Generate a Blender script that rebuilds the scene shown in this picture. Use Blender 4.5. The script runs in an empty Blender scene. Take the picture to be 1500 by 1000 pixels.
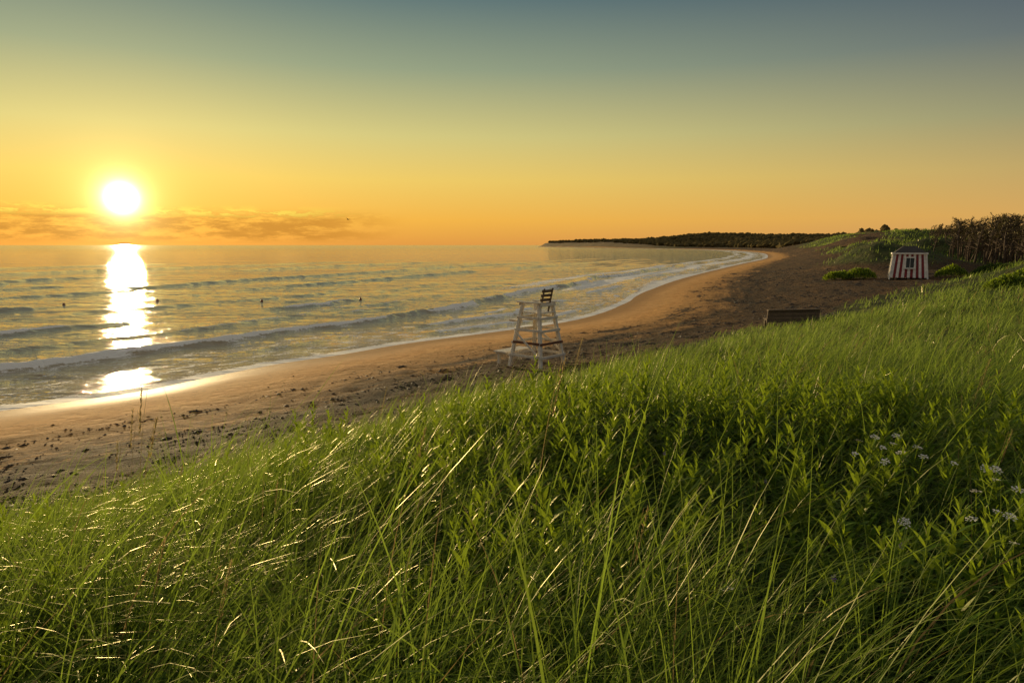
import bpy, math, numpy as np
from mathutils import Vector, Matrix
rng=np.random.default_rng(7)
sc=bpy.context.scene
sc.view_settings.view_transform='Standard'
sc.view_settings.look='None'
sc.view_settings.exposure=0
COL=sc.collection
def lin(r,g,b):
    f=lambda c:(c/255/12.92) if c/255<=.04045 else ((c/255+.055)/1.055)**2.4
    return (f(r),f(g),f(b),1)
# ---------------------------------------------------------------- numpy helpers
def vnoise(x,y,seed=0.0):
    xi=np.floor(x);yi=np.floor(y);fx=x-xi;fy=y-yi
    fx=fx*fx*(3-2*fx);fy=fy*fy*(3-2*fy)
    def h(a,b):
        v=np.sin(a*127.1+b*311.7+seed*17.31)*43758.5453
        return v-np.floor(v)
    return (h(xi,yi)*(1-fx)+h(xi+1,yi)*fx)*(1-fy)+(h(xi,yi+1)*(1-fx)+h(xi+1,yi+1)*fx)*fy
def fbm(x,y,seed=0,o=3):
    s=0;a=.5;t=0
    for i in range(o):
        s=s+a*vnoise(x*2**i,y*2**i,seed+i*3.7);t+=a;a*=.5
    return s/t
def sstep(v,a,b):
    t=np.clip((v-a)/(b-a),0,1);return t*t*(3-2*t)
# ---------------------------------------------------------------- shoreline
ctrl=[(-2000,-1964),(-400,-364),(-120,-84),(-60,-24),(-36,-.5),(-22,13.6),(-15.5,20.2),(-12.85,22.9),(-11.6,25.3),(-10,28.3),(-7.84,30.95),(-5.26,34.7),(-1.93,38.2),(4.63,46.05),
(10.0,59),(13.6,71),(25.7,103),(57.3,174.6),(104.7,281),(164,459),(214,718),(199,1003),(130,1500),(78,1971),(110,2150),(400,2500),(2000,3200),(30000,9000)]
cp=np.array(ctrl,float);pts=[]
for i in range(len(cp)-1):
    p0=cp[max(i-1,0)];p1=cp[i];p2=cp[i+1];p3=cp[min(i+2,len(cp)-1)]
    l=np.linalg.norm(p2-p1)
    m1=(p2-p0)/(np.linalg.norm(p2-p1)+np.linalg.norm(p1-p0)+1e-9)*l
    m2=(p3-p1)/(np.linalg.norm(p3-p2)+np.linalg.norm(p2-p1)+1e-9)*l
    for k in range(5):
        t=k/5
        pts.append((2*t**3-3*t*t+1)*p1+(t**3-2*t*t+t)*m1+(-2*t**3+3*t*t)*p2+(t**3-t*t)*m2)
pts.append(cp[-1]);SH=np.array(pts)
SL=np.concatenate([[0],np.cumsum(np.linalg.norm(np.diff(SH,axis=0),axis=1))])
def shore(x,y):
    best=np.full(x.shape,1e18);sg=np.ones(x.shape);al=np.zeros(x.shape)
    for i in range(len(SH)-1):
        ax,ay=SH[i];bx,by=SH[i+1];dx=bx-ax;dy=by-ay;L2=dx*dx+dy*dy
        t=np.clip(((x-ax)*dx+(y-ay)*dy)/L2,0,1)
        qx=x-ax-t*dx;qy=y-ay-t*dy;D=qx*qx+qy*qy
        m=D<best
        best=np.where(m,D,best)
        sg=np.where(m,np.where(dx*(y-ay)-dy*(x-ax)<0,1.,-1.),sg)
        al=np.where(m,SL[i]+t*math.sqrt(L2),al)
    return np.sqrt(best)*sg,al-SL[30]
HUMPS=[(37.0,47,5.0,4,1.5),(45.5,85,5,8,3.0),(52,90,5,8,2.0),(69,112,8,10,4.2),(85,163,8,13,3.4),(101,192,10,15,4.6),(136,252,20,30,7.5),(178,300,26,40,8.5),(160,340,14,30,5),(222,420,34,70,10)]
def dune_e(x,y):
    return (x+7.95)*.71-(y-10.1)*.70+1.6*(fbm(x/3.5,y/3.5,5)-.5)-1.9*sstep(-x,-.8,5.0)
def ground(x,y,da=None):
    d,a=shore(x,y) if da is None else da
    b=np.where(d<12,.072*d,.864+1.6*(1-np.exp(-np.maximum(d-12,0)/10)))
    b=np.where(d<0,np.maximum(.06*d,-4),b)
    r=np.hypot(x,y)
    b=b+sstep(d,2,8)*(.16*(fbm(x/.8,y/.8,9)-.5)+.25*(fbm(x/7,y/9,12)-.5))*np.where(r<150,1,0)
    e=dune_e(x,y)
    H=np.clip(3.32-.032*np.maximum(r-3,0),2.45,3.35)+.35*(fbm(x/3,y/3,21)-.5)*sstep(r,1,4)
    z=b+(np.maximum(H,b)-b)*sstep(e,-.5,10.8)
    for cx,cy,rx,ry,h in HUMPS:
        g=np.exp(-(((x-cx)/rx)**2+((y-cy)/ry)**2))
        z=z+h*g*(.75+.5*fbm(x/(rx*.5),y/(ry*.5),cx))*sstep(d,6,18)
    far=sstep(y,300,600)
    z=z+far*sstep(d,40,260)*(9+22*(fbm(x/210,y/300,31,2)-.5))
    z=z+sstep(y,900,1400)*sstep(d,0,22)*(6+5*fbm(x/70,y/70,8))*(1-.35*sstep(d,60,200))
    return z
def gmask(x,y,d,z):
    r=np.hypot(x,y);e=dune_e(x,y)
    m=sstep(e+1.9*sstep(x,4,10)+1.2*sstep(-x,0,4),-.3,1.2)
    h=np.zeros_like(x)
    for cx,cy,rx,ry,hh in HUMPS:
        h=np.maximum(h,np.exp(-(((x-cx)/(rx*1.15))**2+((y-cy)/(ry*1.15))**2)))
    n=fbm(x/9,y/9,44)
    m=np.maximum(m,sstep(h+.35*(n-.5),.26,.46)*sstep(d,14,22))
    m=np.maximum(m,sstep(d+26*(n-.5),32,42))
    m=np.maximum(m,sstep(y,850,1000)*sstep(d,3,8))
    m=m*(1-sstep(y,125,150)*(1-sstep(y,420,600))*sstep(fbm(x/10,y/30,91),.46,.54)*(1-sstep(d,40,70)))
    return m
# ---------------------------------------------------------------- mesh helpers
def mesh_np(name,V,F,attrs=None,smooth=False,mats=(),fm=None):
    me=bpy.data.meshes.new(name)
    V=np.ascontiguousarray(V,dtype=np.float32).reshape(-1,3);F=np.ascontiguousarray(F,dtype=np.int32)
    n,k=F.shape
    me.vertices.add(len(V));me.vertices.foreach_set('co',V.ravel())
    me.loops.add(n*k);me.loops.foreach_set('vertex_index',F.ravel())
    me.polygons.add(n);me.polygons.foreach_set('loop_start',np.arange(0,n*k,k,dtype=np.int32))
    for m in mats: me.materials.append(m)
    me.polygons.foreach_set('use_smooth',np.full(n,smooth))
    if fm is not None: me.polygons.foreach_set('material_index',np.asarray(fm,dtype=np.int32))
    me.update(calc_edges=True)
    for k2,v in (attrs or {}).items():
        at=me.attributes.new(k2,'FLOAT','POINT');at.data.foreach_set('value',np.ascontiguousarray(v,dtype=np.float32).ravel())
    return me
def obj(name,me,parent=None,**kw):
    o=bpy.data.objects.new(name,me);COL.objects.link(o)
    if parent: o.parent=parent
    for k,v in kw.items(): o[k]=v
    return o
def ribbons(P,L,W,phi,tilt,bend,S=5,roll=None,prof=None,tint=None,pw=1.5):
    N=len(P);t=np.linspace(0,1,S+1)
    tm=(t[1:]+t[:-1])/2
    th=tilt[:,None]+bend[:,None]*tm[None]**pw
    dl=(L/S)[:,None]
    h=np.concatenate([np.zeros((N,1)),np.cumsum(np.sin(th)*dl,1)],1)
    z=np.concatenate([np.zeros((N,1)),np.cumsum(np.cos(th)*dl,1)],1)
    C=np.stack([P[:,0,None]+h*np.cos(phi)[:,None],P[:,1,None]+h*np.sin(phi)[:,None],P[:,2,None]+z],-1)
    if roll is None: roll=rng.normal(0,.6,N)
    psi=phi+math.pi/2+roll
    wd=np.stack([np.cos(psi),np.sin(psi),.25*np.sin(roll*2)],-1)
    pr=(1-t**2.5)*.97+.03 if prof is None else prof(t)
    w=W[:,None]*pr[None]*.5
    A=C+wd[:,None,:]*w[...,None];B=C-wd[:,None,:]*w[...,None]
    V=np.stack([A,B],2).reshape(-1,3)
    base=(np.arange(N)*(S+1)*2)[:,None];k=np.arange(S)[None]*2
    F=np.stack([base+k,base+k+1,base+k+3,base+k+2],-1).reshape(-1,4)
    if tint is None: tint=rng.random(N)
    T=np.repeat(tint,(S+1)*2);TT=np.tile(np.repeat(t,2),N)
    return V,F,T,TT
def merge(parts):
    Vs,Fs,T,TT=[],[],[],[];o=0
    for v,f,a,b in parts:
        Vs.append(v);Fs.append(f+o);T.append(a);TT.append(b);o+=len(v)
    return np.concatenate(Vs),np.concatenate(Fs),np.concatenate(T),np.concatenate(TT)
class MB:
    def __init__(s): s.v=[];s.f=[];s.m=[]
    def poly(s,pts,m=0):
        b=len(s.v);s.v+= [tuple(p) for p in pts];s.f.append(tuple(range(b,b+len(pts))));s.m.append(m)
    def beam(s,p0,p1,w,h,up=(0,0,1),m=0):
        p0=Vector(p0);p1=Vector(p1);d=(p1-p0).normalized();u=Vector(up)
        x=d.cross(u)
        if x.length<1e-3: x=d.cross(Vector((0,1,0)))
        x.normalize();u=x.cross(d).normalized()
        b=len(s.v)
        for p in (p0,p1):
            for a,c in ((-1,-1),(1,-1),(1,1),(-1,1)): s.v.append(tuple(p+x*a*w/2+u*c*h/2))
        for f in ((3,2,1,0),(4,5,6,7),(0,1,5,4),(1,2,6,5),(2,3,7,6),(3,0,4,7)):
            s.f.append(tuple(b+i for i in f));s.m.append(m)
    def tube(s,P,R,n=6,m=0):
        b=len(s.v);P=[Vector(p) for p in P]
        for i,p in enumerate(P):
            d=(P[min(i+1,len(P)-1)]-P[max(i-1,0)]).normalized()
            x=d.cross(Vector((.3,.9,.1))).normalized();y=d.cross(x)
            for k in range(n):
                a=2*math.pi*k/n;s.v.append(tuple(p+(x*math.cos(a)+y*math.sin(a))*R[i]))
        for i in range(len(P)-1):
            for k in range(n):
                s.f.append((b+i*n+k,b+i*n+(k+1)%n,b+(i+1)*n+(k+1)%n,b+(i+1)*n+k));s.m.append(m)
    def mesh(s,name,mats,bevel=0):
        me=bpy.data.meshes.new(name);me.from_pydata(s.v,[],s.f)
        for m in mats: me.materials.append(m)
        me.polygons.foreach_set('material_index',s.m);me.update();return me
# ---------------------------------------------------------------- materials
def mat(name):
    m=bpy.data.materials.new(name);m.use_nodes=True;nt=m.node_tree;nt.nodes.clear()
    return m,nt
def N(nt,t,ins=None,**kw):
    n=nt.nodes.new(t)
    for k,v in kw.items(): setattr(n,k,v)
    for k,v in (ins or {}).items():
        if isinstance(v,bpy.types.NodeSocket): nt.links.new(v,n.inputs[k])
        else: n.inputs[k].default_value=v
    return n
def M(nt,op,a,b=None,c=None,clamp=False):
    n=nt.nodes.new('ShaderNodeMath');n.operation=op;n.use_clamp=clamp
    for i,v in enumerate((a,b,c)):
        if v is None: continue
        if isinstance(v,bpy.types.NodeSocket): nt.links.new(v,n.inputs[i])
        else: n.inputs[i].default_value=v
    return n.outputs[0]
def MR(nt,v,a,b,c=0.,d=1.,smooth=True):
    n=N(nt,'ShaderNodeMapRange',{0:v,1:a,2:b,3:c,4:d});n.interpolation_type='SMOOTHSTEP' if smooth else 'LINEAR'
    return n.outputs[0]
def MIX(nt,f,a,b,bt='MIX'):
    n=nt.nodes.new('ShaderNodeMix');n.data_type='RGBA';n.blend_type=bt
    for i,v in ((0,f),(6,a),(7,b)):
        if isinstance(v,bpy.types.NodeSocket): nt.links.new(v,n.inputs[i])
        else: n.inputs[i].default_value=v
    return n.outputs[2]
def ATT(nt,name): return N(nt,'ShaderNodeAttribute',attribute_name=name).outputs['Fac']
def ramp(nt,f,els):
    n=nt.nodes.new('ShaderNodeValToRGB');e=n.color_ramp.elements
    while len(e)<len(els): e.new(.5)
    for i,(p,c) in enumerate(els): e[i].position=p;e[i].color=c
    nt.links.new(f,n.inputs[0]);return n.outputs[0]
def OUT(nt,s): nt.links.new(s,N(nt,'ShaderNodeOutputMaterial').inputs[0])
def NOISE(nt,vec,scale,detail=3,rough=.5):
    return N(nt,'ShaderNodeTexNoise',{'Vector':vec,'Scale':scale,'Detail':detail,'Roughness':rough}).outputs[0]

def leafmat(name,dark,mid,tip,transc,tr=.45,gl=.35,rough=.35):
    m,nt=mat(name)
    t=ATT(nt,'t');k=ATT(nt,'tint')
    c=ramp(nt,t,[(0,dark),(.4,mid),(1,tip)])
    br=MR(nt,k,0,1,.35,1.6,False)  # wide brightness spread by tint puts depth shadows into leaf colour
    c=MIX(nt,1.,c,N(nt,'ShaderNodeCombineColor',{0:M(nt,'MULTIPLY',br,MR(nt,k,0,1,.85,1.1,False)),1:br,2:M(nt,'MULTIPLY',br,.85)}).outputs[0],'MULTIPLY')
    dry=MR(nt,k,.93,.97)
    c=MIX(nt,dry,c,(.30,.21,.09,1))
    tc=MIX(nt,.6,c,transc)
    tc=MIX(nt,dry,tc,(.35,.25,.1,1))
    di=N(nt,'ShaderNodeBsdfDiffuse',{0:c}).outputs[0]
    ts=N(nt,'ShaderNodeBsdfTranslucent',{0:tc}).outputs[0]
    mx=N(nt,'ShaderNodeMixShader',{0:tr,1:di,2:ts}).outputs[0]
    g=N(nt,'ShaderNodeBsdfGlossy',{0:(.9,.85,.6,1),1:rough}).outputs[0]
    fr=N(nt,'ShaderNodeFresnel',{0:1.4}).outputs[0]
    fr=M(nt,'MULTIPLY',fr,gl)
    OUT(nt,N(nt,'ShaderNodeMixShader',{0:fr,1:mx,2:g}).outputs[0]);return m
M_grass=leafmat('grass_blade',(.008,.018,.005,1),(.05,.125,.026,1),(.20,.27,.055,1),(.44,.60,.06,1),.48,.36,.36)  # near-black blade base puts shade deep in the grass into colour
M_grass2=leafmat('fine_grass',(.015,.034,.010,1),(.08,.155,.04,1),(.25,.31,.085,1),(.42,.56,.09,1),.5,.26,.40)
M_leaf=leafmat('broad_leaf',(.012,.036,.008,1),(.048,.12,.013,1),(.10,.185,.02,1),(.50,.64,.03,1),.48,.35,.42)
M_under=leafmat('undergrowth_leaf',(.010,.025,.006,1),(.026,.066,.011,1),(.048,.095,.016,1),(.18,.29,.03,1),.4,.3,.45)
M_straw=leafmat('dry_stalk',(.20,.16,.07,1),(.34,.26,.12,1),(.42,.32,.15,1),(.55,.42,.2,1))
M_needle=leafmat('needles',(.028,.026,.012,1),(.042,.040,.016,1),(.065,.055,.022,1),(.14,.11,.03,1),.25,.15,.5)
M_forest=leafmat('hazed_forest_canopy',(.13,.095,.05,1),(.145,.11,.055,1),(.165,.125,.062,1),(.18,.14,.06,1),.2,.03,.6)  # canopy brown lightened, distance haze put into the colour

def simple(name,col,rough=.6,var=.25,scale=6,bump=.3,metal=0,grain=None):
    m,nt=mat(name);co=N(nt,'ShaderNodeTexCoord').outputs['Object']
    n=NOISE(nt,co,scale,6,.65)
    if grain:
        mp=N(nt,'ShaderNodeMapping',{'Vector':co,'Scale':grain}).outputs[0];n2=NOISE(nt,mp,8,4,.6)
        n=M(nt,'MULTIPLY_ADD',n2,.6,M(nt,'MULTIPLY',n,.4))
    f=MR(nt,n,.3,.7,1-var,1+var*.4)
    c=MIX(nt,1.,col,N(nt,'ShaderNodeCombineColor',{0:f,1:f,2:f}).outputs[0],'MULTIPLY')
    b=N(nt,'ShaderNodeBump',{'Strength':bump,'Distance':.01,'Height':n}).outputs[0]
    OUT(nt,N(nt,'ShaderNodeBsdfPrincipled',{'Base Color':c,'Roughness':rough,'Metallic':metal,'Normal':b}).outputs[0]);return m
M_white=simple('weathered_white_paint',(.86,.79,.66,1),.55,.3,5,.4,grain=(1,1,6))
M_hutw=simple('bright_white_paint',(.88,.86,.80,1),.55,.2,5,.3)
M_red=simple('faded_red_paint',(.26,.022,.026,1),.6,.35,5,.3)
M_redwood=simple('red_brown_board',(.20,.085,.05,1),.7,.45,5,.4)
M_dark=simple('dark_shingle',(.05,.042,.038,1),.8,.4,9,.5)
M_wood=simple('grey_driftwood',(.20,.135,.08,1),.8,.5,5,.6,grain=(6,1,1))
M_glass=simple('dark_window_glass',(.02,.022,.025,1),.12,.2,2,0)
M_bark=simple('bark',(.11,.075,.048,1),.9,.5,8,.6)
M_petal=simple('white_petal',(.82,.80,.74,1),.7,.2,60,.2)
M_purple=simple('purple_petal',(.14,.09,.26,1),.7,.3,60,.2)
M_buoy=simple('buoy_plastic',(.25,.07,.03,1),.5,.3,6,.1)
M_weed=simple('dried_seaweed',(.038,.024,.013,1),.7,.5,20,.5)

# ---- sand / ground
m,nt=mat('sand_ground');M_ground=m
d=ATT(nt,'d');al=ATT(nt,'along');gm=ATT(nt,'gm');fr=ATT(nt,'farm')
pos=N(nt,'ShaderNodeNewGeometry').outputs['Position']
sv=N(nt,'ShaderNodeCombineXYZ',{0:M(nt,'MULTIPLY',d,1.),1:M(nt,'MULTIPLY',al,.22)}).outputs[0]
n1=NOISE(nt,pos,.9,5,.6);n2=NOISE(nt,pos,5,5,.72);n3=NOISE(nt,sv,.55,5,.68);n4=NOISE(nt,pos,40,2,.6)
c=ramp(nt,n1,[(.3,(.56,.26,.065,1)),(.7,(.74,.40,.13,1))])
c=MIX(nt,MR(nt,n4,.4,.75,0,.3),c,(.78,.48,.2,1))
c=MIX(nt,MR(nt,n2,.53,.70,0,.7),c,(.16,.08,.033,1))
wr=M(nt,'MULTIPLY',MR(nt,d,5.6,8.8),MR(nt,d,75,45))
wm=MR(nt,M(nt,'ADD',M(nt,'MULTIPLY',n3,.6),M(nt,'MULTIPLY',n2,.45)),.43,.54)
wm=M(nt,'MULTIPLY',M(nt,'ADD',wm,MR(nt,d,7.5,12,0,.8),None,True),wr)
wc=ramp(nt,n2,[(.38,(.014,.009,.006,1)),(.50,(.055,.032,.016,1)),(.60,(.12,.068,.033,1)),(.72,(.30,.17,.08,1))])
c=MIX(nt,M(nt,'MULTIPLY',wm,.94),c,wc)
st=M(nt,'MULTIPLY',MR(nt,n3,.56,.60),MR(nt,d,3.5,6.5));c=MIX(nt,M(nt,'MULTIPLY',st,.9),c,(.035,.021,.012,1))
vo=N(nt,'ShaderNodeTexVoronoi',{'Vector':pos,'Scale':6.5})
pb=M(nt,'MULTIPLY',M(nt,'LESS_THAN',vo.outputs['Distance'],.2),MR(nt,d,4,9))
c=MIX(nt,M(nt,'MULTIPLY',pb,.8),c,(.04,.024,.014,1))
wet=MR(nt,M(nt,'ADD',d,M(nt,'MULTIPLY',n3,1.8)),1.4,3.4,1,0)
c=MIX(nt,wet,c,(.44,.22,.065,1))
gc=ramp(nt,NOISE(nt,pos,.5,5,.65),[(.3,(.025,.034,.010,1)),(.5,(.065,.085,.022,1)),(.75,(.16,.14,.045,1))])  # grass-zone soil, kept dark to paint shade into gaps between blades
c=MIX(nt,gm,c,gc)
fc=ramp(nt,NOISE(nt,pos,.03,4,.7),[(.35,(.13,.095,.045,1)),(.65,(.22,.15,.07,1))])
c=MIX(nt,fr,c,fc)
ro=M(nt,'MULTIPLY_ADD',wet,-.30,.92)
foot=MR(nt,N(nt,'ShaderNodeTexVoronoi',{'Vector':pos,'Scale':1.9},feature='SMOOTH_F1').outputs['Distance'],.05,.45)
hh=M(nt,'ADD',M(nt,'MULTIPLY',n2,.9),M(nt,'ADD',M(nt,'MULTIPLY',foot,.6),M(nt,'MULTIPLY',n4,.09)))
bs=M(nt,'MULTIPLY',MR(nt,d,2.0,6,.06,1.),1.)
b=N(nt,'ShaderNodeBump',{'Strength':bs,'Distance':.34,'Height':hh}).outputs[0]
OUT(nt,N(nt,'ShaderNodeBsdfPrincipled',{'Base Color':c,'Roughness':ro,'Normal':b,'Specular IOR Level':.16}).outputs[0])

# ---- water
m,nt=mat('sea_water');M_water=m
d=ATT(nt,'d');al=ATT(nt,'along');fo=ATT(nt,'foam')
pos=N(nt,'ShaderNodeNewGeometry').outputs['Position']
sv=N(nt,'ShaderNodeCombineXYZ',{0:d,1:M(nt,'MULTIPLY',al,.4)}).outputs[0]
dist=N(nt,'ShaderNodeVectorMath',{0:pos},operation='LENGTH').outputs['Value']
rip=N(nt,'ShaderNodeMapping',{'Vector':pos,'Rotation':(0,0,math.radians(-32)),'Scale':(.26,1,1)}).outputs[0]
w1=NOISE(nt,rip,7,3,.6);w2=NOISE(nt,rip,2.0,4,.62);w3=NOISE(nt,rip,.28,4,.62);w4=NOISE(nt,rip,.04,5,.65)
near=MR(nt,dist,20,110,1,0);mid=MR(nt,dist,80,700,1,.0)
hh=M(nt,'ADD',M(nt,'MULTIPLY',M(nt,'MULTIPLY',w1,.07),near),M(nt,'ADD',M(nt,'MULTIPLY',M(nt,'MULTIPLY',w2,.26),mid),M(nt,'ADD',M(nt,'MULTIPLY',w3,.8),M(nt,'MULTIPLY',w4,3.2))))
b=N(nt,'ShaderNodeBump',{'Strength':1.,'Distance':.6,'Height':hh}).outputs[0]
f1=NOISE(nt,sv,2.2,6,.7);f2=NOISE(nt,pos,9,4,.7)
fsum=M(nt,'ADD',M(nt,'MULTIPLY',f1,.65),M(nt,'MULTIPLY',f2,.35))
fth=M(nt,'SUBTRACT',.86,M(nt,'MULTIPLY',fo,.59))
fm=M(nt,'MULTIPLY',MR(nt,M(nt,'SUBTRACT',fsum,fth),0,.07),MR(nt,fo,.02,.12))
wcol=MIX(nt,MR(nt,d,-22,-.5),(.34,.30,.20,1),(.38,.28,.16,1))
wat=N(nt,'ShaderNodeBsdfPrincipled',{'Base Color':wcol,'Roughness':MR(nt,dist,30,1500,.035,.12),'IOR':1.33,'Normal':b,'Specular IOR Level':.8}).outputs[0]
foam=N(nt,'ShaderNodeBsdfPrincipled',{'Base Color':(.94,.90,.82,1),'Roughness':.8,'Specular IOR Level':.1,'Normal':b}).outputs[0]
OUT(nt,N(nt,'ShaderNodeMixShader',{0:fm,1:wat,2:foam}).outputs[0])

# ---------------------------------------------------------------- ground sheet
def polar(r0,growths,th0,th1,nt_,cx=0,cy=0):
    rs=[r0]
    for g,rmax in growths:
        while rs[-1]<rmax: rs.append(rs[-1]*(1+g))
    rs=np.array(rs);th=np.radians(np.linspace(th0,th1,nt_))
    R,T=np.meshgrid(rs,th,indexing='ij')
    X=cx+R*np.sin(T);Y=cy+R*np.cos(T)
    nr=len(rs);i=np.arange(nr-1)[:,None]*nt_+np.arange(nt_-1)[None]
    F=np.stack([i,i+1,i+1+nt_,i+nt_],-1).reshape(-1,4)[:,::-1]
    return X.ravel(),Y.ravel(),F
X,Y,F=polar(.6,[(.013,120),(.013,700),(.02,3500),(.1,40000)],-100,100,620,0,-3)
d_,a_=shore(X,Y);Z=ground(X,Y,(d_,a_));G=gmask(X,Y,d_,Z)
farm=np.maximum(sstep(Y,380,700)*sstep(d_,30,60),sstep(Y,900,1100)*sstep(d_,3,10))
go=obj('ground',mesh_np('ground',np.stack([X,Y,Z],-1),F,{'d':d_,'along':a_,'gm':G,'farm':farm},True,(M_ground,)),kind='structure',category='ground')
go["label"]="sandy beach rising into grassy dunes and low hills"
# ---------------------------------------------------------------- sea sheet
X,Y,F=polar(12,[(.0052,140),(.013,900),(.05,38000)],-100,34,640)
d_,a_=shore(X,Y);o=-d_;r=np.hypot(X,Y)
Z=np.zeros_like(X);FO=np.zeros_like(X)
lines=[(1.9,.07,.0,1.0),(4.2,.13,.45,1.05),(6.4,.08,.1,.9),(8.8,.27,.8,1.15),(11.5,.10,.1,.9),(14.5,.10,.05,.7),(17.5,.07,.0,.5),(21.5,.27,.65,1.1),(25,.10,.1,.6),(30,.12,.1,.5),(37,.24,.4,.6),(44,.12,.0,.4),(51,.24,.35,.5),(62,.15,0,.3),(76,.25,.3,.4),(98,.25,.2,.3),(125,.25,.1,.3)]
for i,(o0,amp,bias,fs) in enumerate(lines):
    sp=1+.35*sstep(a_,8,30)*(1 if i<7 else .4)
    oc=o0*sp+(1.5+o0*.05)*(fbm(a_/(12+o0*.4),a_*0+i*3.3,60+i)-.5)*2+.6*(fbm(a_/1.7,o*.2,63+i)-.5)
    mm=np.clip((fbm(a_/(12+o0*.3),a_*0+i*1.7,80+i,2)-.5)*3+.5+bias,0,1)
    mm=sstep(mm,0,.8)
    if i==7: mm=mm*(1-.75*sstep(Y,52,75))
    q=o-oc
    wf=.32+.010*o0;wb=1.1+.025*o0
    prof=np.where(q<0,np.exp(-(q/wf)**2),np.exp(-(q/wb)**2))
    trough=-.10*np.exp(-((q+1.2)/.9)**2)
    lump=.65+.7*fbm(a_/1.1,o*.5,97+i)
    Z+=amp*mm*(prof*lump+trough)
    brk=sstep(fbm(a_/5,a_*0+i,90+i)+.10*bias,.34,.54)
    fr_=sstep(q,-.35-.65*brk,-.05)*(1-sstep(q,-.02,.3))
    tr_=sstep(q,-4.5,-.6)*(1-sstep(q,-.6,0))*.56
    FO=np.maximum(FO,mm*fs*np.maximum(fr_*(.35+.65*brk),tr_*brk))
FO=np.maximum(FO,(sstep(o,-.3,.1)*(1-sstep(o,.5,1.7)))*1.0)
FO=np.maximum(FO,.58*(1-sstep(o,5,13))*sstep(o,-.3,.3))
fs_=sstep(Y,45,95)*(1-sstep(o,8,36));FO=np.maximum(FO,fs_*(.62+.38*np.sin(o*.8+3*fbm(a_/20,a_*0,4))))
ch=.075*(fbm(X/1.1+Y*.35,Y/.7,70)-.5)+.15*(fbm(X/5,Y/2.6,72)-.5)
Z+=ch*sstep(o,1,8)*(1-sstep(r,70,170))
Z=Z*(1-sstep(r,150,300))
Z=Z-.01
obj('sea',mesh_np('sea',np.stack([X,Y,Z],-1),F,{'d':d_,'along':a_,'foam':FO},True,(M_water,)),kind='structure',label='calm sea with small breaking waves',category='sea')

# ---------------------------------------------------------------- grass
def scatter(n,rmin,rmax,power=1.):
    u=rng.random(n);r=np.sqrt(rmin**2+(rmax**2-rmin**2)*u**power)
    th=rng.uniform(-math.radians(44),math.radians(44),n)
    return r*np.sin(th),r*np.cos(th)
def gold_w(x,y):
    w=np.exp(-(((x-1.2)/2.2)**2+((y-5.0)/1.7)**2))*1.0+np.exp(-(((x-1.7)/1.0)**2+((y-2.7)/1.)**2))*.6+np.exp(-(((x-.2)/.6)**2+((y-3.0)/.6)**2))*.6
    return np.clip(w+1.2*(fbm(x/.8,y/.8,14)-.54),0,1)
def tussocks(name,ncl,rmin,rmax,nb,Lr,Wr,S,spread,thin=0.,bendk=1.,xm=None):
    cx,cy=scatter(ncl,rmin,rmax)
    d_,a_=shore(cx,cy);g=gmask(cx,cy,d_,cx)
    keep=(rng.random(ncl)<g)&(rng.random(ncl)>thin*gold_w(cx,cy))
    if xm is not None: keep&=(cx/cy<xm)
    edge=dune_e(cx,cy);keep&=(rng.random(ncl)<.28+.72*sstep(edge,0,3))
    cx=cx[keep];cy=cy[keep];edge=edge[keep];n=len(cx)
    ed0=.62+.3*sstep(-cx,0,3)
    cs=rng.uniform(.5,1.3,n)*(ed0+(1-ed0)*sstep(edge,0,4))*(1-.32*gold_w(cx,cy))*(.7+.6*fbm(cx/1.2,cy/1.2,19));ct=rng.random(n)*.5+.5*fbm(cx/1.5,cy/1.5,18)
    k=nb
    az=rng.uniform(0,2*math.pi,(n,k));rr=spread*np.sqrt(rng.random((n,k)))
    px=(cx[:,None]+rr*np.cos(az)).ravel();py=(cy[:,None]+rr*np.sin(az)).ravel()
    az=az.ravel();cs=np.repeat(cs,k);ct=np.repeat(ct,k)
    kp=np.hypot(px,py)>max(rmin,.95);px=px[kp];py=py[kp];az=az[kp];cs=cs[kp];ct=ct[kp];n=len(px)
    pz=ground(px,py)-.02
    wind=fbm(px/1.7,py/1.7,33)
    vx=np.cos(az)*.8+.75+.7*(wind-.5);vy=np.sin(az)*.8-.15+rng.normal(0,.4,n)
    phi=np.arctan2(vy,vx)
    L=rng.uniform(*Lr,n)*cs;W=rng.uniform(*Wr,n)
    tilt=np.abs(rng.normal(.15,.15,n));bend=rng.uniform(.5,2.6,n)*(.6+.9*wind)*bendk
    tint=np.clip(ct*.65+rng.random(n)*.35,0,1)
    tint=np.where(rng.random(n)<.035,.98,tint*.92)
    return ribbons(np.stack([px,py,pz],-1),L,W,phi,tilt,bend,S,tint=tint,pw=1.3)
pa=[tussocks('a',740,.9,5.2,44,(.5,1.0),(.003,.006),8,.12,.8),
    tussocks('arch',240,.9,4.5,26,(.85,1.25),(.0045,.008),11,.08,.9,1.25,.25),
    tussocks('b',2500,4.5,13,32,(.40,.85),(.0045,.0085),5,.16,.75,1.)]
V,F,T,TT=merge(pa)
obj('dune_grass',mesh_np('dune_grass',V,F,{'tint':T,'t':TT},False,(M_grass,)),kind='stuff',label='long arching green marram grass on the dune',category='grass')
pb_=[tussocks('c',600,1.6,9,26,(.25,.5),(.003,.006),4,.2,.3),
     tussocks('d',6500,11,36,15,(.35,.65),(.009,.016),4,.26,0,.8),
     tussocks('e',9000,30,75,7,(.45,.75),(.022,.04),3,.5,0,.7)]
V,F,T,TT=merge(pb_)
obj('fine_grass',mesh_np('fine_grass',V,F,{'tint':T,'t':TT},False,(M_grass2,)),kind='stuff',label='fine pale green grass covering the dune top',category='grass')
n=80000
x=rng.uniform(30,190,n);y=rng.uniform(60,380,n)
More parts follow.
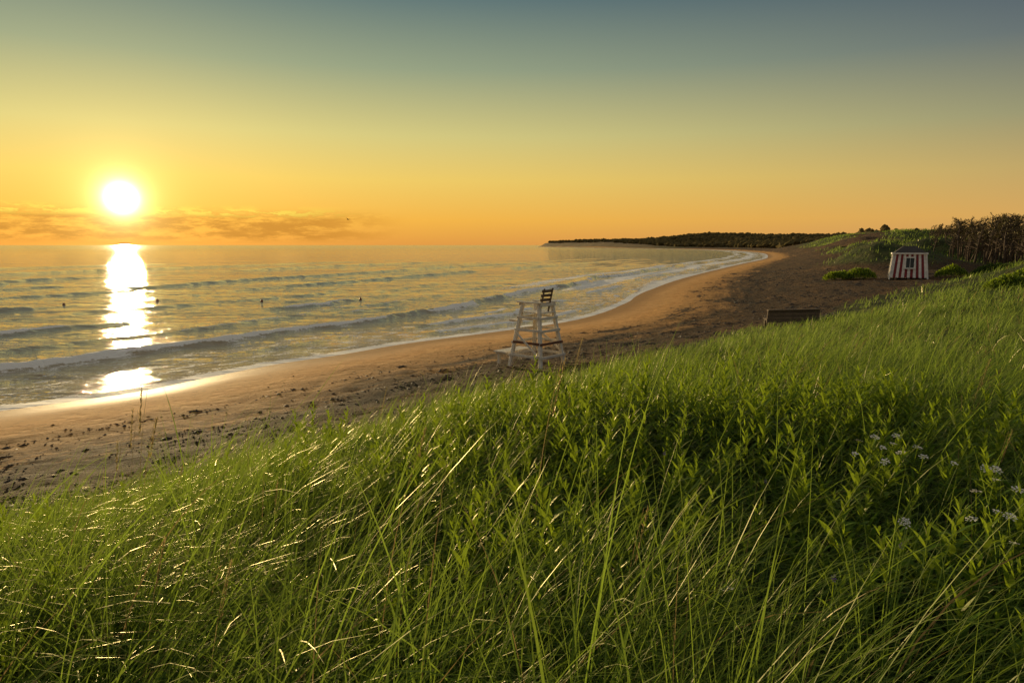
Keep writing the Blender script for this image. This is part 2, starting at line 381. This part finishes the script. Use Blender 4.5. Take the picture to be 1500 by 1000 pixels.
d_,a_=shore(x,y);z=ground(x,y,(d_,a_));g=gmask(x,y,d_,z)
k=(rng.random(n)<g*.95)&(x/y<.85)
x,y,z=x[k],y[k],z[k];n=len(x);s=np.clip(np.hypot(x,y)/110,.7,2.2)
V,F,T,TT=ribbons(np.stack([x,y,z-.05],-1),rng.uniform(.4,.75,n)*np.sqrt(s),.07*s,rng.normal(0,1,n),np.abs(rng.normal(.2,.2,n)),rng.uniform(.2,1,n),3,tint=rng.random(n)*.9)
obj('hummock_grass',mesh_np('hummock_grass',V,F,{'tint':T,'t':TT},False,(M_grass2,)),kind='stuff',label='grass covering the hummocky back dunes',category='grass')
LP=lambda t:np.sin(math.pi*np.clip(t,.04,.985)**.75)
def leafcloud(n,rmin,rmax,hmax,Lr,Wr):
    x,y=scatter(n,rmin,rmax);d_,a_=shore(x,y);g=gmask(x,y,d_,x)
    w=.22+.9*gold_w(x,y)+.6*sstep(x/y,.15,.5)*(1-sstep(y,4,6))
    k=(rng.random(n)<g*w)&(np.hypot(x,y)>1.05)&(dune_e(x,y)>1);x=x[k];y=y[k];n=len(x)
    z=ground(x,y);hm=hmax*(.35+.9*fbm(x/.5,y/.5,50))
    zz=z+hm*np.sqrt(rng.random(n))
    return ribbons(np.stack([x,y,zz],-1),rng.uniform(*Lr,n),rng.uniform(*Wr,n),rng.uniform(0,6.28,n),rng.uniform(.5,1.5,n),rng.uniform(0,1.2,n),3,roll=rng.normal(0,.3,n),prof=LP,tint=rng.random(n)*.92)
def shrubcloud(n,cx,cy,rx,ry,h,Lr):
    a=rng.uniform(0,6.28,n);q=np.sqrt(rng.random(n));x=cx+rx*q*np.cos(a);y=cy+ry*q*np.sin(a)
    top=h*np.sqrt(np.clip(1-q*q,0,1))*(.55+.8*fbm(x/1.1,y/1.1,7));z=ground(x,y)+top*rng.random(n)**.35
    L=rng.uniform(*Lr,n)
    return ribbons(np.stack([x,y,z],-1),L,L*.35,rng.uniform(0,6.28,n),rng.uniform(.2,1.5,n),rng.uniform(0,1.2,n),3,roll=rng.normal(0,.5,n),prof=LP,tint=.15+.75*rng.random(n)*fbm(x/.9,y/.9,3)/.6)
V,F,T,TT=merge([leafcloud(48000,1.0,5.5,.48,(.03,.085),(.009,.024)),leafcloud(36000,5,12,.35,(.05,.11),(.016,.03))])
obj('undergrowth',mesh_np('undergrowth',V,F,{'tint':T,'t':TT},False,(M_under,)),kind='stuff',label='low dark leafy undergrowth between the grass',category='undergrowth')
for (cx,cy,rx,ry,h,n) in [(33.5,43.0,3.0,1.6,1.0,9000),(31.0,42.5,1.6,1.1,.7,4000),(36.6,45,2.6,1.6,1.1,7000),(41,58,2.2,1.6,1.2,4000),(39.4,61.5,1.3,1.1,.9,2500),(33.2,65.5,1.5,1.2,1.0,3000),(31.8,67,1.3,1.2,.8,2500)]:
    V,F,T,TT=shrubcloud(n,cx,cy,rx,ry,h,(.14,.26))
    zc=float(ground(np.array([cx]),np.array([cy]))[0]);V=V-np.array([cx,cy,zc])
    o_=obj('shrub',mesh_np('shrub',V,F,{'tint':np.clip(T,0,.9),'t':TT},False,(M_leaf if h<=1 else M_under,)),label='rounded leafy green shrub growing on the dune',category='shrub',group='shrubs on the dune crest');o_.location=(cx,cy,zc)

# leafy plants (individual clumps)
def plant_mesh(i):
    parts=[]
    ns=rng.integers(4,7)
    for s in range(ns):
        H=rng.uniform(.42,.74);bx,by=rng.normal(0,.10,2);ph=rng.uniform(0,6.28);le=rng.uniform(.03,.30)
        nl=int(H*56)
        for rl in (0,math.pi/2):
            parts.append(ribbons(np.array([[bx,by,0]]),np.array([H]),np.array([.007]),np.array([ph]),np.array([le]),np.array([.1]),5,roll=np.array([rl]),tint=np.array([.4])))
        f=np.linspace(.22,1,nl);th=le+.05*f
        P=np.stack([bx+H*f*np.sin(th)*np.cos(ph),by+H*f*np.sin(th)*np.sin(ph),H*f*np.cos(th)],-1)
        az=np.arange(nl)*2.4+rng.uniform(0,6.28)
        L=rng.uniform(.10,.155,nl)*np.clip(np.sin(math.pi*(.12+.76*f)),.36,1);W=L*.19
        parts.append(ribbons(P,L,W,az,1.25-.8*f+rng.normal(0,.16,nl),.75-.2*f+rng.normal(0,.25,nl),4,roll=rng.normal(0,.2,nl),prof=lambda t:np.sin(math.pi*np.clip(t,.03,.985)**.7),tint=rng.random(nl)*.4+.2+.3*f))
    V,F,T,TT=merge(parts)
    return mesh_np('leafy_plant',V,F,{'tint':T,'t':TT},False,(M_leaf,))
PV=[plant_mesh(i) for i in range(9)]
x,y=scatter(9000,1.6,9.5)
w=gold_w(x,y);k=(rng.random(9000)<np.clip(w-.15,0,1)*.9+.004)&(dune_e(x,y)>3)
x=x[k];y=y[k];keepi=[]
for i in range(len(x)):
    if all((x[i]-x[j])**2+(y[i]-y[j])**2>.035 for j in keepi): keepi.append(i)
    if len(keepi)>=230: break
x=x[keepi];y=y[keepi];z=ground(x,y)
for i in range(len(x)):
    o_=obj('leafy_plant',PV[i%9],label='upright leafy green wildflower clump growing in dune grass',category='plant',group='leafy plants growing on the dune')
    o_.location=(x[i],y[i],z[i]-.02);o_.rotation_euler=(0,0,rng.uniform(0,6.28));s=rng.uniform(.78,1.16);o_.scale=(s,s,s*(.85+.2*rng.random()))
def stalk(h):
    P=np.array([[0,0,0.]]);parts=[ribbons(P,np.array([h]),np.array([.004]),np.array([.2]),np.array([.05]),np.array([.25]),8,roll=np.array([r_]),prof=lambda t:1-.6*t) for r_ in (0,1.57)]
    n=90;f=rng.uniform(.76,1,n);th=.05+.1*f
    P=np.stack([h*f*np.sin(th),h*f*0,h*f*np.cos(th)],-1)
    parts.append(ribbons(P,rng.uniform(.012,.025,n),np.full(n,.004),rng.uniform(0,6.28,n),rng.uniform(.2,.6,n),np.zeros(n),2))
    V,F,T,TT=merge(parts);return mesh_np('seed_stalk',V,F,{'tint':T*.9,'t':TT},False,(M_straw,))
SV=[stalk(.95),stalk(1.1),stalk(.8)]
for i,(x,y,s) in enumerate([(-2.36,4.1,1.3),(-2.45,4.15,1.0),(-2.3,4.0,1.25),(-2.62,4.3,.95),(.09,3.3,1.12),(-.62,3.9,1.0),(-1.55,7.6,.9),(.35,2.2,.75),(.75,1.75,.7),(-1.3,2.2,.8),(-.95,1.9,.7),(1.0,1.5,.6),(2.6,3.6,.8),(.5,6.2,.9),(-2.4,4.6,.8),(-1.2,3.2,.8),(3.4,5,.8)]):
    o_=obj('grass_seed_stalk',SV[i%3],label='tall dry straw coloured grass seed stalk',category='grass stalk',group='seed stalks standing above the grass')
    o_.location=(x,y,float(ground(np.array([x]),np.array([y]))[0]));o_.rotation_euler=(0,0,rng.uniform(-.8,.8));o_.scale=(s,s,s)
def umbel(mat_,rad,n,dome,fs):
    mb=MB()
    for i in range(n):
        a=i*2.4;r0=rad*math.sqrt((i+.5)/n)*rng.uniform(.85,1.2);h0=dome*(1-(r0/rad)**2)+rng.uniform(-.004,.003)
        for j in range(5):
            c_=Vector((r0*math.cos(a)+rng.normal(0,.0024),r0*math.sin(a)+rng.normal(0,.0024),h0+rng.uniform(-.0015,.0015)));s=fs*rng.uniform(.7,1.2)
            tz=rng.uniform(-.3,.3)
            mb.poly([c_+Vector((math.cos(b)*s,math.sin(b)*s,tz*s*math.cos(b))) for b in np.arange(5)*1.2566+rng.uniform(0,6)])
    return mb.mesh('flower_head',(mat_,))
UM=[umbel(M_petal,.021,13,.007,.0032),umbel(M_petal,.015,9,.006,.003),umbel(M_petal,.025,17,.007,.0032)];PU=umbel(M_purple,.009,9,.02,.003)
def stemmesh(h):
    parts=[ribbons(np.array([[0,0,-h]]),np.array([h]),np.array([.004]),np.array([0.]),np.array([0.]),np.array([0.]),3,roll=np.array([r_]),prof=lambda t:1-.3*t,tint=np.array([.5])) for r_ in (0,1.57)]
    n=12;parts.append(ribbons(np.stack([np.zeros(n),np.zeros(n),-np.ones(n)*.012],-1),np.full(n,.018),np.full(n,.0015),np.arange(n)*.52,np.full(n,1.2),np.full(n,-.6),2,prof=lambda t:1+0*t))
    n=16;parts.append(ribbons(np.stack([np.zeros(n),np.zeros(n),-np.linspace(.08,h*.8,n)],-1),np.full(n,.06),np.full(n,.01),np.arange(n)*2.4,np.full(n,.8),np.full(n,.6),3,prof=lambda t:np.sin(math.pi*np.clip(t,.03,.98)**.7)))
    V,F,T,TT=merge(parts);return mesh_np('stem',V,F,{'tint':T*.9,'t':TT},False,(M_leaf,))
ST=stemmesh(.6)
fl=[(1.96,3.74,.64),(2.03,3.62,.64),(2.06,3.76,.66),(2.12,3.6,.62),(2.13,3.7,.64),(2.2,3.79,.66),(2.22,3.56,.61),(1.88,3.62,.60),(2.27,3.70,.62),(1.98,3.5,.60),(2.3,3.43,.61),(2.42,3.36,.60),
(2.14,3.02,.60),(2.24,2.86,.6),(2.11,2.76,.58),(2.30,2.98,.62),(2.17,2.92,.54),(2.27,2.76,.58),(2.02,2.86,.53),(2.3,3.12,.62),(2.37,3.22,.64),(2.16,2.64,.54),(2.06,2.66,.50),(1.72,2.85,.52),(.8,2.38,.42)]
for i,(x,y,h) in enumerate(fl):
    z=float(ground(np.array([x]),np.array([y]))[0])+h+.03
    e_=obj('white_wildflower',None,label='white flat topped wildflower on a slender green stem',category='flower',group='white wildflowers among the grass');e_.location=(x,y,z);e_.rotation_euler=(rng.normal(0,.2)+.15,rng.normal(0,.2),rng.uniform(-.5,.5))
    obj('flower_head',UM[i%3],e_);obj('stem',ST,e_)
for x,y in [(1.35,3.5),(1.5,2.5),(1.1,2.2),(.9,3.9)]:
    z=float(ground(np.array([x]),np.array([y]))[0])+rng.uniform(.5,.58)
    e_=obj('purple_wildflower',None,label='small purple vetch flower spike among leaves',category='flower',group='purple wildflowers among the leaves');e_.location=(x,y,z)
    obj('flower_head',PU,e_);obj('stem',ST,e_)

# ---------------------------------------------------------------- seaweed litter
n=120000
r_=9*np.exp(rng.random(n)*math.log(120/9));th_=rng.uniform(math.radians(-50),math.radians(38),n)
x=r_*np.sin(th_);y=r_*np.cos(th_)
d_,a2_=shore(x,y);e=dune_e(x,y)
pr=np.exp(-((d_-11.)/3.4)**2)*.8+np.exp(-((d_-6.2-1.2*(fbm(a2_/4,a2_*0,3)-.5))/.35)**2)*.6+.5*sstep(d_,10,14)*(1-sstep(d_,34,44))
k=(rng.random(n)<pr*np.clip(-.9+2.9*fbm(x/1.3,y/1.3,77),0.01,1))&(d_>3.5)&(e<1.2);x=x[k];y=y[k];z=ground(x,y);r_=r_[k];n=len(x)
s=rng.uniform(.006,.04,n)*(1+.8*(rng.random(n)<.08))*(1+np.maximum(0,r_-15)*.03)
V=np.zeros((n,7,3));az=rng.uniform(0,6.28,n);el=rng.uniform(1,3.6,n);ca,sa=np.cos(az),np.sin(az)
for q in range(6):
    t=q/6*6.283;rr=s*rng.uniform(.4,1.3,n);vx=math.cos(t)*rr*el;vy=math.sin(t)*rr
    V[:,q,0]=x+vx*ca-vy*sa;V[:,q,1]=y+vx*sa+vy*ca;V[:,q,2]=z-.012
V[:,6,0]=x+s*.2;V[:,6,1]=y;V[:,6,2]=z+s*rng.uniform(.25,.7,n)
q=np.arange(6);Ft=np.stack([q,(q+1)%6,np.full(6,6)],-1)
F=(np.arange(n)[:,None,None]*7+Ft[None]).reshape(-1,3)
obj('seaweed_litter',mesh_np('seaweed_litter',V.reshape(-1,3),F,None,False,(M_weed,)),kind='stuff',label='dried dark seaweed and driftwood bits on sand',category='seaweed')

# ---------------------------------------------------------------- lifeguard chair
def gz(x,y): return float(ground(np.array([float(x)]),np.array([float(y)]))[0])
ch=obj('lifeguard_chair',None,label='tall white wooden lifeguard chair standing on the sand',category='lifeguard chair')
ch.location=(.90,24.2,gz(.90,24.2)-.05);ch.rotation_euler=(0,0,math.radians(50))
B=.70;Tt=.36;HT=2.25
def legp(sx,sy,z): f=z/HT;return Vector((sx*(B+(Tt-B)*f),sy*(B+(Tt-B)*f),z))
for sx in(-1,1):
    for sy in(-1,1):
        mb=MB();mb.beam(legp(sx,sy,0),legp(sx,sy,HT),.115,.115,(0,1,0));obj('leg',mb.mesh('leg',(M_white,)),ch)
for z in (.40,.86,1.30,1.74):
    ex=.08
    for sy in (-1,1):
        mb=MB();p=legp(-1,sy,z);q=legp(1,sy,z);p.y+=sy*.078;q.y+=sy*.078;p.x-=ex;q.x+=ex;mb.beam(p,q,.038,.09)
        if abs(z-.86)<.01 and sy<0: obj('crossbar',mb.mesh('crossbar',(M_redwood,)),ch,label='dull red brown crossbar board')
        else: obj('crossbar',mb.mesh('crossbar',(M_white,)),ch)
    for sx in (-1,1):
        mb=MB();p=legp(sx,-1,z+.02);q=legp(sx,1,z+.02);p.x+=sx*.078;q.x+=sx*.078;p.y-=.02;q.y+=.02;mb.beam(p,q,.038,.085)
        if abs(z-.86)<.01 and sx<0: obj('crossbar',mb.mesh('crossbar',(M_redwood,)),ch,label='dull red brown crossbar board')
        else: obj('crossbar',mb.mesh('crossbar',(M_white,)),ch)
for sx in (-1,1):
    mb=MB();p=legp(sx,-1,.44);q=legp(sx,1,1.26);p.x+=sx*.115;q.x+=sx*.115;mb.beam(p,q,.03,.08);obj('diagonal_brace',mb.mesh('diagonal_brace',(M_white,)),ch)
mb=MB()
for i in range(5): mb.beam((-.43,-.40+i*.2,1.93),(.43,-.40+i*.2,1.93),.17,.04)
obj('seat',mb.mesh('seat',(M_white,)),ch)
mb=MB()
for i in range(3): mb.beam((-.40,.60+i*.16,1.62),(.40,.60+i*.16,1.62),.14,.035)
for sx in(-.34,.34): mb.beam((sx,.4,1.58),(sx,1.02,1.58),.05,.05)
obj('footrest',mb.mesh('footrest',(M_white,)),ch)
for sx in (-1,1):
    mb=MB();mb.beam((sx*.42,-.50,2.29),(sx*.42,.56,2.29),.16,.045);obj('armrest',mb.mesh('armrest',(M_white,)),ch)
mb=MB()
for sx in(-.24,.24): mb.beam((sx,-.30,1.95),(sx,-.50,2.78),.06,.045,(0,1,0))
for i in range(4):
    z=2.22+i*.155;yy=-.30-.2*(z-1.95)/.83+.04;mb.beam((-.3,yy,z),(.3,yy,z),.025,.10)
obj('backrest',mb.mesh('backrest',(M_wood,)),ch,label='slatted backrest with shade put into its dark wood colour')  # darker wood than the white frame, shade put into the colour
mb=MB();mb.beam((-.44,-.47,2.21),(.44,-.47,2.21),.04,.1);mb.beam((-.44,.47,2.21),(.44,.47,2.21),.04,.1);obj('arm_rail',mb.mesh('arm_rail',(M_white,)),ch)
mb=MB()
for i in range(3): mb.beam((-.74,.94+i*.20,.46),(.74,.94+i*.20,.46),.185,.05)
for sx in(-.60,.60): mb.beam((sx,.62,.40),(sx,1.42,.40),.07,.08);mb.beam((sx,1.28,0),(sx,1.28,.36),.10,.10,(0,1,0))
obj('lower_step',mb.mesh('lower_step',(M_white,)),ch)
for c_ in ch.children:
    bv=c_.modifiers.new('b','BEVEL');bv.width=.006;bv.segments=1

# ---------------------------------------------------------------- bench
be=obj('beach_bench',None,label='low brown weathered wooden bench standing on beach sand',category='bench')
be.location=(13.6,33.0,gz(13.6,33.0)-.16);be.rotation_euler=(0,0,math.radians(12))
mb=MB()
for i in range(3): mb.beam((-1.3,.05+i*.15,.42),(1.3,.05+i*.15,.42),.13,.04)
obj('seat',mb.mesh('seat',(M_wood,)),be)
mb=MB()
for i in range(3): mb.beam((-1.4,-.06-i*.028,.36+i*.19),(1.4,-.06-i*.028,.36+i*.19),.05,.178)
obj('backrest',mb.mesh('backrest',(M_wood,)),be)
mb=MB();mb.beam((-1.42,-.14,.86),(1.42,-.14,.86),.16,.05);obj('top_rail',mb.mesh('top_rail',(M_wood,)),be)
for sx in(-1.2,0,1.2):
    mb=MB();mb.beam((sx,.05,-.1),(sx,-.06,.82),.07,.07,(0,1,0));mb.beam((sx,.4,-.1),(sx,.38,.39),.07,.07,(0,1,0));mb.beam((sx,.03,.355),(sx,.42,.355),.06,.07);obj('leg',mb.mesh('leg',(M_wood,)),be)

# ---------------------------------------------------------------- striped hut
hu=obj('beach_hut',None,label='red and white striped wooden beach hut beside dune',category='beach hut')
hx,hy=35.9,62.2;hu.location=(hx,hy,gz(hx,hy)-.03);hu.rotation_euler=(0,0,math.radians(-27))
b0,b1,Hw=1.46,1.24,2.25
mb=MB();npl=13
for s in range(4):
    R=Matrix.Rotation(s*math.pi/2,3,'Z')
    for i in range(npl):
        u0=-1+2*i/npl;u1=-1+2*(i+1)/npl;pr=.0 if i%2 else .012
        p=[R@Vector((u0*b0,-b0-pr,.18)),R@Vector((u1*b0,-b0-pr,.18)),R@Vector((u1*b1,-b1-pr,Hw)),R@Vector((u0*b1,-b1-pr,Hw))]
        mb.poly(p,i%2)
obj('wall',mb.mesh('wall',(M_hutw,M_red)),hu)
for sx in(-1,1):
    for sy in(-1,1):
        mb=MB();mb.beam((sx*(b0+.03),sy*(b0+.03),0),(sx*(b1+.03),sy*(b1+.03),Hw),.11,.11,(0,1,0));obj('corner_post',mb.mesh('corner_post',(M_hutw,)),hu)
mb=MB()
for s in range(4):
    R=Matrix.Rotation(s*math.pi/2,3,'Z');mb.beam(R@Vector((-b1-.16,-b1-.12,Hw+.06)),R@Vector((b1+.06,-b1-.12,Hw+.06)),.08,.13)
obj('eave_board',mb.mesh('eave_board',(M_hutw,)),hu)
mb=MB();e=b1+.06;z0=Hw+.07;zt=Hw+.72
cs=[(-e,-e),(e,-e),(e,e),(-e,e)];ts=[(-.5,-.35),(.5,-.35),(.5,.35),(-.5,.35)]
for i in range(4):
    j=(i+1)%4
    mb.poly([(*cs[i],z0),(*cs[j],z0),(*ts[j],zt),(*ts[i],zt)])
mb.poly([(*p,zt) for p in ts]);obj('roof',mb.mesh('roof',(M_dark,)),hu)
wi=obj('window',None,hu);wi.location=(.05,-(b0+b1)/2-.05,1.48);wi.rotation_euler=(math.radians(-6),0,0)
mb=MB()
for a_,b_ in (((-.36,0,-.48),(-.36,0,.48)),((.36,0,-.48),(.36,0,.48))): mb.beam(a_,b_,.10,.1,(0,1,0))
for zz in(-.48,.48): mb.beam((-.42,-.01,zz),(.42,-.01,zz),.12,.10)
mb.beam((0,.01,-.43),(0,.01,.43),.03,.04,(0,1,0))
obj('frame',mb.mesh('frame',(M_hutw,)),wi)
mb=MB();mb.beam((-.31,.02,0),(.31,.02,0),.03,.86);obj('pane',mb.mesh('pane',(M_glass,)),wi)
mb=MB()
for sx in (-1.0,0,1.0): mb.beam((sx,-1.5,.07),(sx,1.5,.07),.16,.2)
obj('skid',mb.mesh('skid',(M_wood,)),hu)

# ---------------------------------------------------------------- buoys, gull
def buoy():
    mb=MB();P=[(0,0,-.15),(0,0,-.1),(0,0,.02),(0,0,.14),(0,0,.22),(0,0,.25),(0,0,.32),(0,0,.33)];mb.tube(P,[.01,.10,.14,.12,.07,.03,.025,.001],12);return mb.mesh('marker_buoy',(M_buoy,))
BM=buoy()
for x,y in [(-32,61.5),(-22.4,61),(-14,63),(-37.5,57)]:
    o_=obj('marker_buoy',BM,label='small dark marker buoy floating on the sea',category='buoy',group='buoys floating off the beach');o_.location=(x,y,-.06)
mb=MB();mb.tube([(0,-.25,0),(0,-.1,.02),(0,.1,.02),(0,.24,.0),(0,.3,-.01)],[.01,.06,.07,.04,.005],8)
for sx in(-1,1):
    mb.poly([(sx*.03,-.08,.03),(sx*.03,.1,.03),(sx*.35,.12,.16),(sx*.33,-.02,.16)][::sx]);mb.poly([(sx*.33,-.02,.16),(sx*.35,.12,.16),(sx*.7,-.02,.08)][::sx])
o_=obj('gull',mb.mesh('gull',(M_weed,)),label='small dark gull flying over the sea',category='bird');o_.location=(-26,110,9);o_.rotation_euler=(.1,.2,1.1)

# ---------------------------------------------------------------- windswept trees
def tree_meshes(i):
    mb=MB();lean=rng.uniform(.05,.28)
    P=[];R=[]
    for k in range(8):
        f=k/7;P.append((lean*f*f+.03*math.sin(f*7+i),.04*math.sin(f*5+i*2),f));R.append(.026*(1-f*.85))
    mb.tube(P,R,6)
    tips=[]
    for k in range(28):
        f=rng.uniform(.3,.99);az=rng.normal(.0,1.5);ln=rng.uniform(.08,.24)*(1.25-f*.8)*(1+.5*math.cos(az))
        b=Vector((lean*f*f,0,f));up=rng.uniform(.0,.6)
        q=[b+Vector((math.cos(az)*ln*t,math.sin(az)*ln*t,ln*up*t+.05*math.sin(t*5+k)*ln)) for t in (0,.35,.7,1)]
        mb.tube(q,[.010,.007,.005,.002],4);tips.append((q,f))
        for s_ in range(4):
            t=rng.uniform(.3,.9);b2=q[0].lerp(q[3],t);a2=az+rng.normal(0,.8);l2=ln*.45
            e2=b2+Vector((math.cos(a2)*l2,math.sin(a2)*l2,l2*rng.uniform(-.1,.8)));mb.tube([b2,e2],[.005,.001],3);tips.append(([b2,b2.lerp(e2,.3),b2.lerp(e2,.7),e2],f))
    tr=mb.mesh('trunk',(M_bark,))
    Ps=[]
    for q,f in tips:
        if rng.random()>.04+.42*f*f: continue
        for _ in range(rng.integers(5,13)):
            t=rng.uniform(.25,1.05);c_=q[0].lerp(q[3],t)
            Ps.append((c_.x+rng.normal(0,.016),c_.y+rng.normal(0,.016),c_.z+rng.normal(0,.018)))
    P=np.array(Ps);n=len(P)
    V,F,T,TT=ribbons(P,rng.uniform(.02,.05,n),rng.uniform(.008,.018,n),rng.uniform(0,6.28,n),rng.uniform(.2,1.6,n),rng.uniform(-.5,.8,n),2,tint=rng.random(n)*.9,prof=lambda t:np.sin(math.pi*np.clip(t,.1,.95)))
    return tr,mesh_np('crown',V,F,{'tint':T,'t':TT},False,(M_needle,))
TV=[tree_meshes(i) for i in range(9)]
placed=[];tries=0
while len(placed)<200 and tries<14000:
    tries+=1
    s=58+100*rng.random()**1.1;u=rng.uniform(.60,.88)
    x=s*u;y=s*.995
    front=112-(u-.595)/.17*50
    if s<max(front,60)+rng.normal(0,2) or s>max(front,60)+20: continue
    if any((x-a)**2+(y-b)**2<1.2 for a,b in placed): continue
    placed.append((x,y))
for i,(x,y) in enumerate(placed):
    tr,cr=TV[i%9]
    e_=obj('windswept_tree',None,label='scraggly windswept spruce with bare lower limbs',category='tree',group='windswept trees in the wood behind the dunes')
    g_=gz(x,y);u=x/y
    top=5+y*float(np.interp(u,[.595,.65,.75,.9],[.020,.036,.047,.054]))
    h=max(2.2,(top-g_)*rng.uniform(.62,1.08));e_.location=(x,y,g_-.1);e_.rotation_euler=(0,0,rng.normal(0,.5));e_.scale=(h*.95,h*.95,h)
    obj('trunk',tr,e_);obj('crown',cr,e_)
# ---------------------------------------------------------------- distant forest
def blobs(n,xs,ys,hs,dmin,ratio,filt=None):
    x=rng.uniform(*xs,n);y=rng.uniform(*ys,n)
    d_,a_=shore(x,y);k=(d_>dmin)&(x/y<.95)&(x/y>.0)
    if filt is not None: k&=filt(x,y,d_)
    x=x[k];y=y[k];z=ground(x,y);n=len(x)
    h=rng.uniform(*hs,n)*(.5+1.*fbm(x/60,y/60,3));w=h*ratio*rng.uniform(.7,1.3,n)
    lev=[(0,.7),(.3,1),(.6,.9),(.85,.55),(1,.12)];S=7
    V=np.zeros((n,len(lev),S,3))
    for li,(f,rw) in enumerate(lev):
        for k_ in range(S):
            a=6.283*k_/S+li*.5;rr=w*rw*rng.uniform(.6,1.3,n)*.5
            V[:,li,k_,0]=x+rr*np.cos(a);V[:,li,k_,1]=y+rr*np.sin(a);V[:,li,k_,2]=z+h*f*rng.uniform(.88,1.08,n)-.2
    base=(np.arange(n)*len(lev)*S)[:,None,None];l=np.arange(len(lev)-1)[None,:,None]*S;q=np.arange(S)[None,None]
    F=np.stack([base+l+q,base+l+(q+1)%S,base+l+S+(q+1)%S,base+l+S+q],-1).reshape(-1,4)
    T=np.repeat(.3+.3*rng.random(n),len(lev)*S);TT=np.tile(np.repeat([l_[0] for l_ in lev],S),n)
    return V.reshape(-1,3),F,T,TT
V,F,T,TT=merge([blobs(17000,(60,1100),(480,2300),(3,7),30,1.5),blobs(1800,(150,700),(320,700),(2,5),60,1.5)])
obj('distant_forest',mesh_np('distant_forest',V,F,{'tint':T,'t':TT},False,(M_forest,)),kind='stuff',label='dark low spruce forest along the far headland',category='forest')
V,F,T,TT=merge([blobs(1100,(50,330),(120,480),(.5,1.2),24,1.8,lambda x,y,d:(fbm(x/18,y/18,61)>.54)&(gmask(x,y,d,x)>.6)),blobs(260,(40,140),(58,150),(.4,1.1),30,1.7,lambda x,y,d:(x/y>.60)&(np.hypot(x,y)>140-(x/y-.595)*330))])
obj('dune_scrub',mesh_np('dune_scrub',V,F,{'tint':T,'t':TT},False,(M_needle,)),kind='stuff',label='dark low scrub bushes scattered over dunes',category='scrub')

# ---------------------------------------------------------------- camera
cam=bpy.data.cameras.new('camera');co=bpy.data.objects.new('camera',cam);COL.objects.link(co)
cam.lens=24;cam.sensor_width=36;cam.clip_end=80000;cam.clip_start=.05
co.location=(0,0,5);co.rotation_euler=(math.radians(90-8.03),0,0);sc.camera=co
# ---------------------------------------------------------------- sun + sky
az=math.radians(-29.3);el=math.radians(3.34)
sd=Vector((math.sin(az)*math.cos(el),math.cos(az)*math.cos(el),math.sin(el)))
L=bpy.data.lights.new('sun','SUN');L.energy=5;L.angle=math.radians(.5);L.color=(1,.74,.38)
lo=bpy.data.objects.new('sun',L);COL.objects.link(lo);lo.rotation_euler=(-sd).to_track_quat('-Z','Y').to_euler()
w=bpy.data.worlds.new('World');sc.world=w;w.use_nodes=True;nt=w.node_tree;nt.nodes.clear()
tc=N(nt,'ShaderNodeTexCoord').outputs['Generated']
dr=N(nt,'ShaderNodeVectorMath',{0:tc},operation='NORMALIZE').outputs[0]
z=N(nt,'ShaderNodeSeparateXYZ',{0:dr}).outputs[2]
dt=N(nt,'ShaderNodeVectorMath',{0:dr,1:tuple(sd)},operation='DOT_PRODUCT').outputs['Value']
zz=M(nt,'MAXIMUM',z,0)
sunr=ramp(nt,zz,[(0,lin(220,150,66)),(.035,lin(240,178,68)),(.09,lin(238,202,98)),(.15,lin(214,202,126)),(.235,lin(152,164,130)),(.32,lin(98,122,120)),(.5,lin(140,140,125)),(1,lin(158,150,132))])
awar=ramp(nt,zz,[(0,lin(200,154,100)),(.035,lin(206,162,96)),(.09,lin(180,156,104)),(.15,lin(136,136,110)),(.235,lin(86,96,108)),(.32,lin(50,66,94)),(.5,lin(118,120,122)),(1,lin(150,144,134))])
f=MR(nt,dt,.30,.99,0,1,False)
sky=MIX(nt,f,awar,sunr)
ns=N(nt,'ShaderNodeTexSky',sky_type='NISHITA');ns.sun_disc=False;ns.sun_elevation=el;ns.sun_rotation=az
sky=MIX(nt,1.,sky,MIX(nt,1.,ns.outputs[0],(.005,.005,.005,1),'MULTIPLY'),'ADD')
cm=N(nt,'ShaderNodeMapping',{'Vector':dr,'Scale':(9,9,42)}).outputs[0]
cn=NOISE(nt,cm,2.4,8,.68)
band=M(nt,'MULTIPLY',MR(nt,z,.0,.012),MR(nt,z,.038,.052,1,0))
azm=MR(nt,dt,.93,.98)
cl=M(nt,'MULTIPLY',M(nt,'MULTIPLY',MR(nt,cn,.36,.58),band),azm)
sky=MIX(nt,M(nt,'MULTIPLY',cl,.85),sky,lin(202,136,50))
rim=M(nt,'MULTIPLY',MR(nt,cn,.46,.54),M(nt,'MULTIPLY',MR(nt,z,.034,.042),MR(nt,z,.044,.054,1,0)))
sky=MIX(nt,M(nt,'MULTIPLY',rim,MR(nt,dt,.95,.99,0,.95)),sky,lin(255,222,90))
def glow(n_,amp,col):
    g=M(nt,'POWER',M(nt,'MAXIMUM',dt,0),n_);g=M(nt,'MULTIPLY',g,amp)
    return MIX(nt,1.,col,N(nt,'ShaderNodeCombineColor',{0:g,1:g,2:g}).outputs[0],'MULTIPLY')
for n_,amp,col in ((16000,12.,(1,.93,.7,1)),(3600,2.0,(1,.88,.45,1)),(700,.40,(1,.80,.28,1)),(60,.09,(1,.72,.18,1))):
    sky=MIX(nt,1.,sky,glow(n_,amp,col),'ADD')
bg=N(nt,'ShaderNodeBackground',{0:sky,1:1.0})
nt.links.new(bg.outputs[0],N(nt,'ShaderNodeOutputWorld').inputs[0])
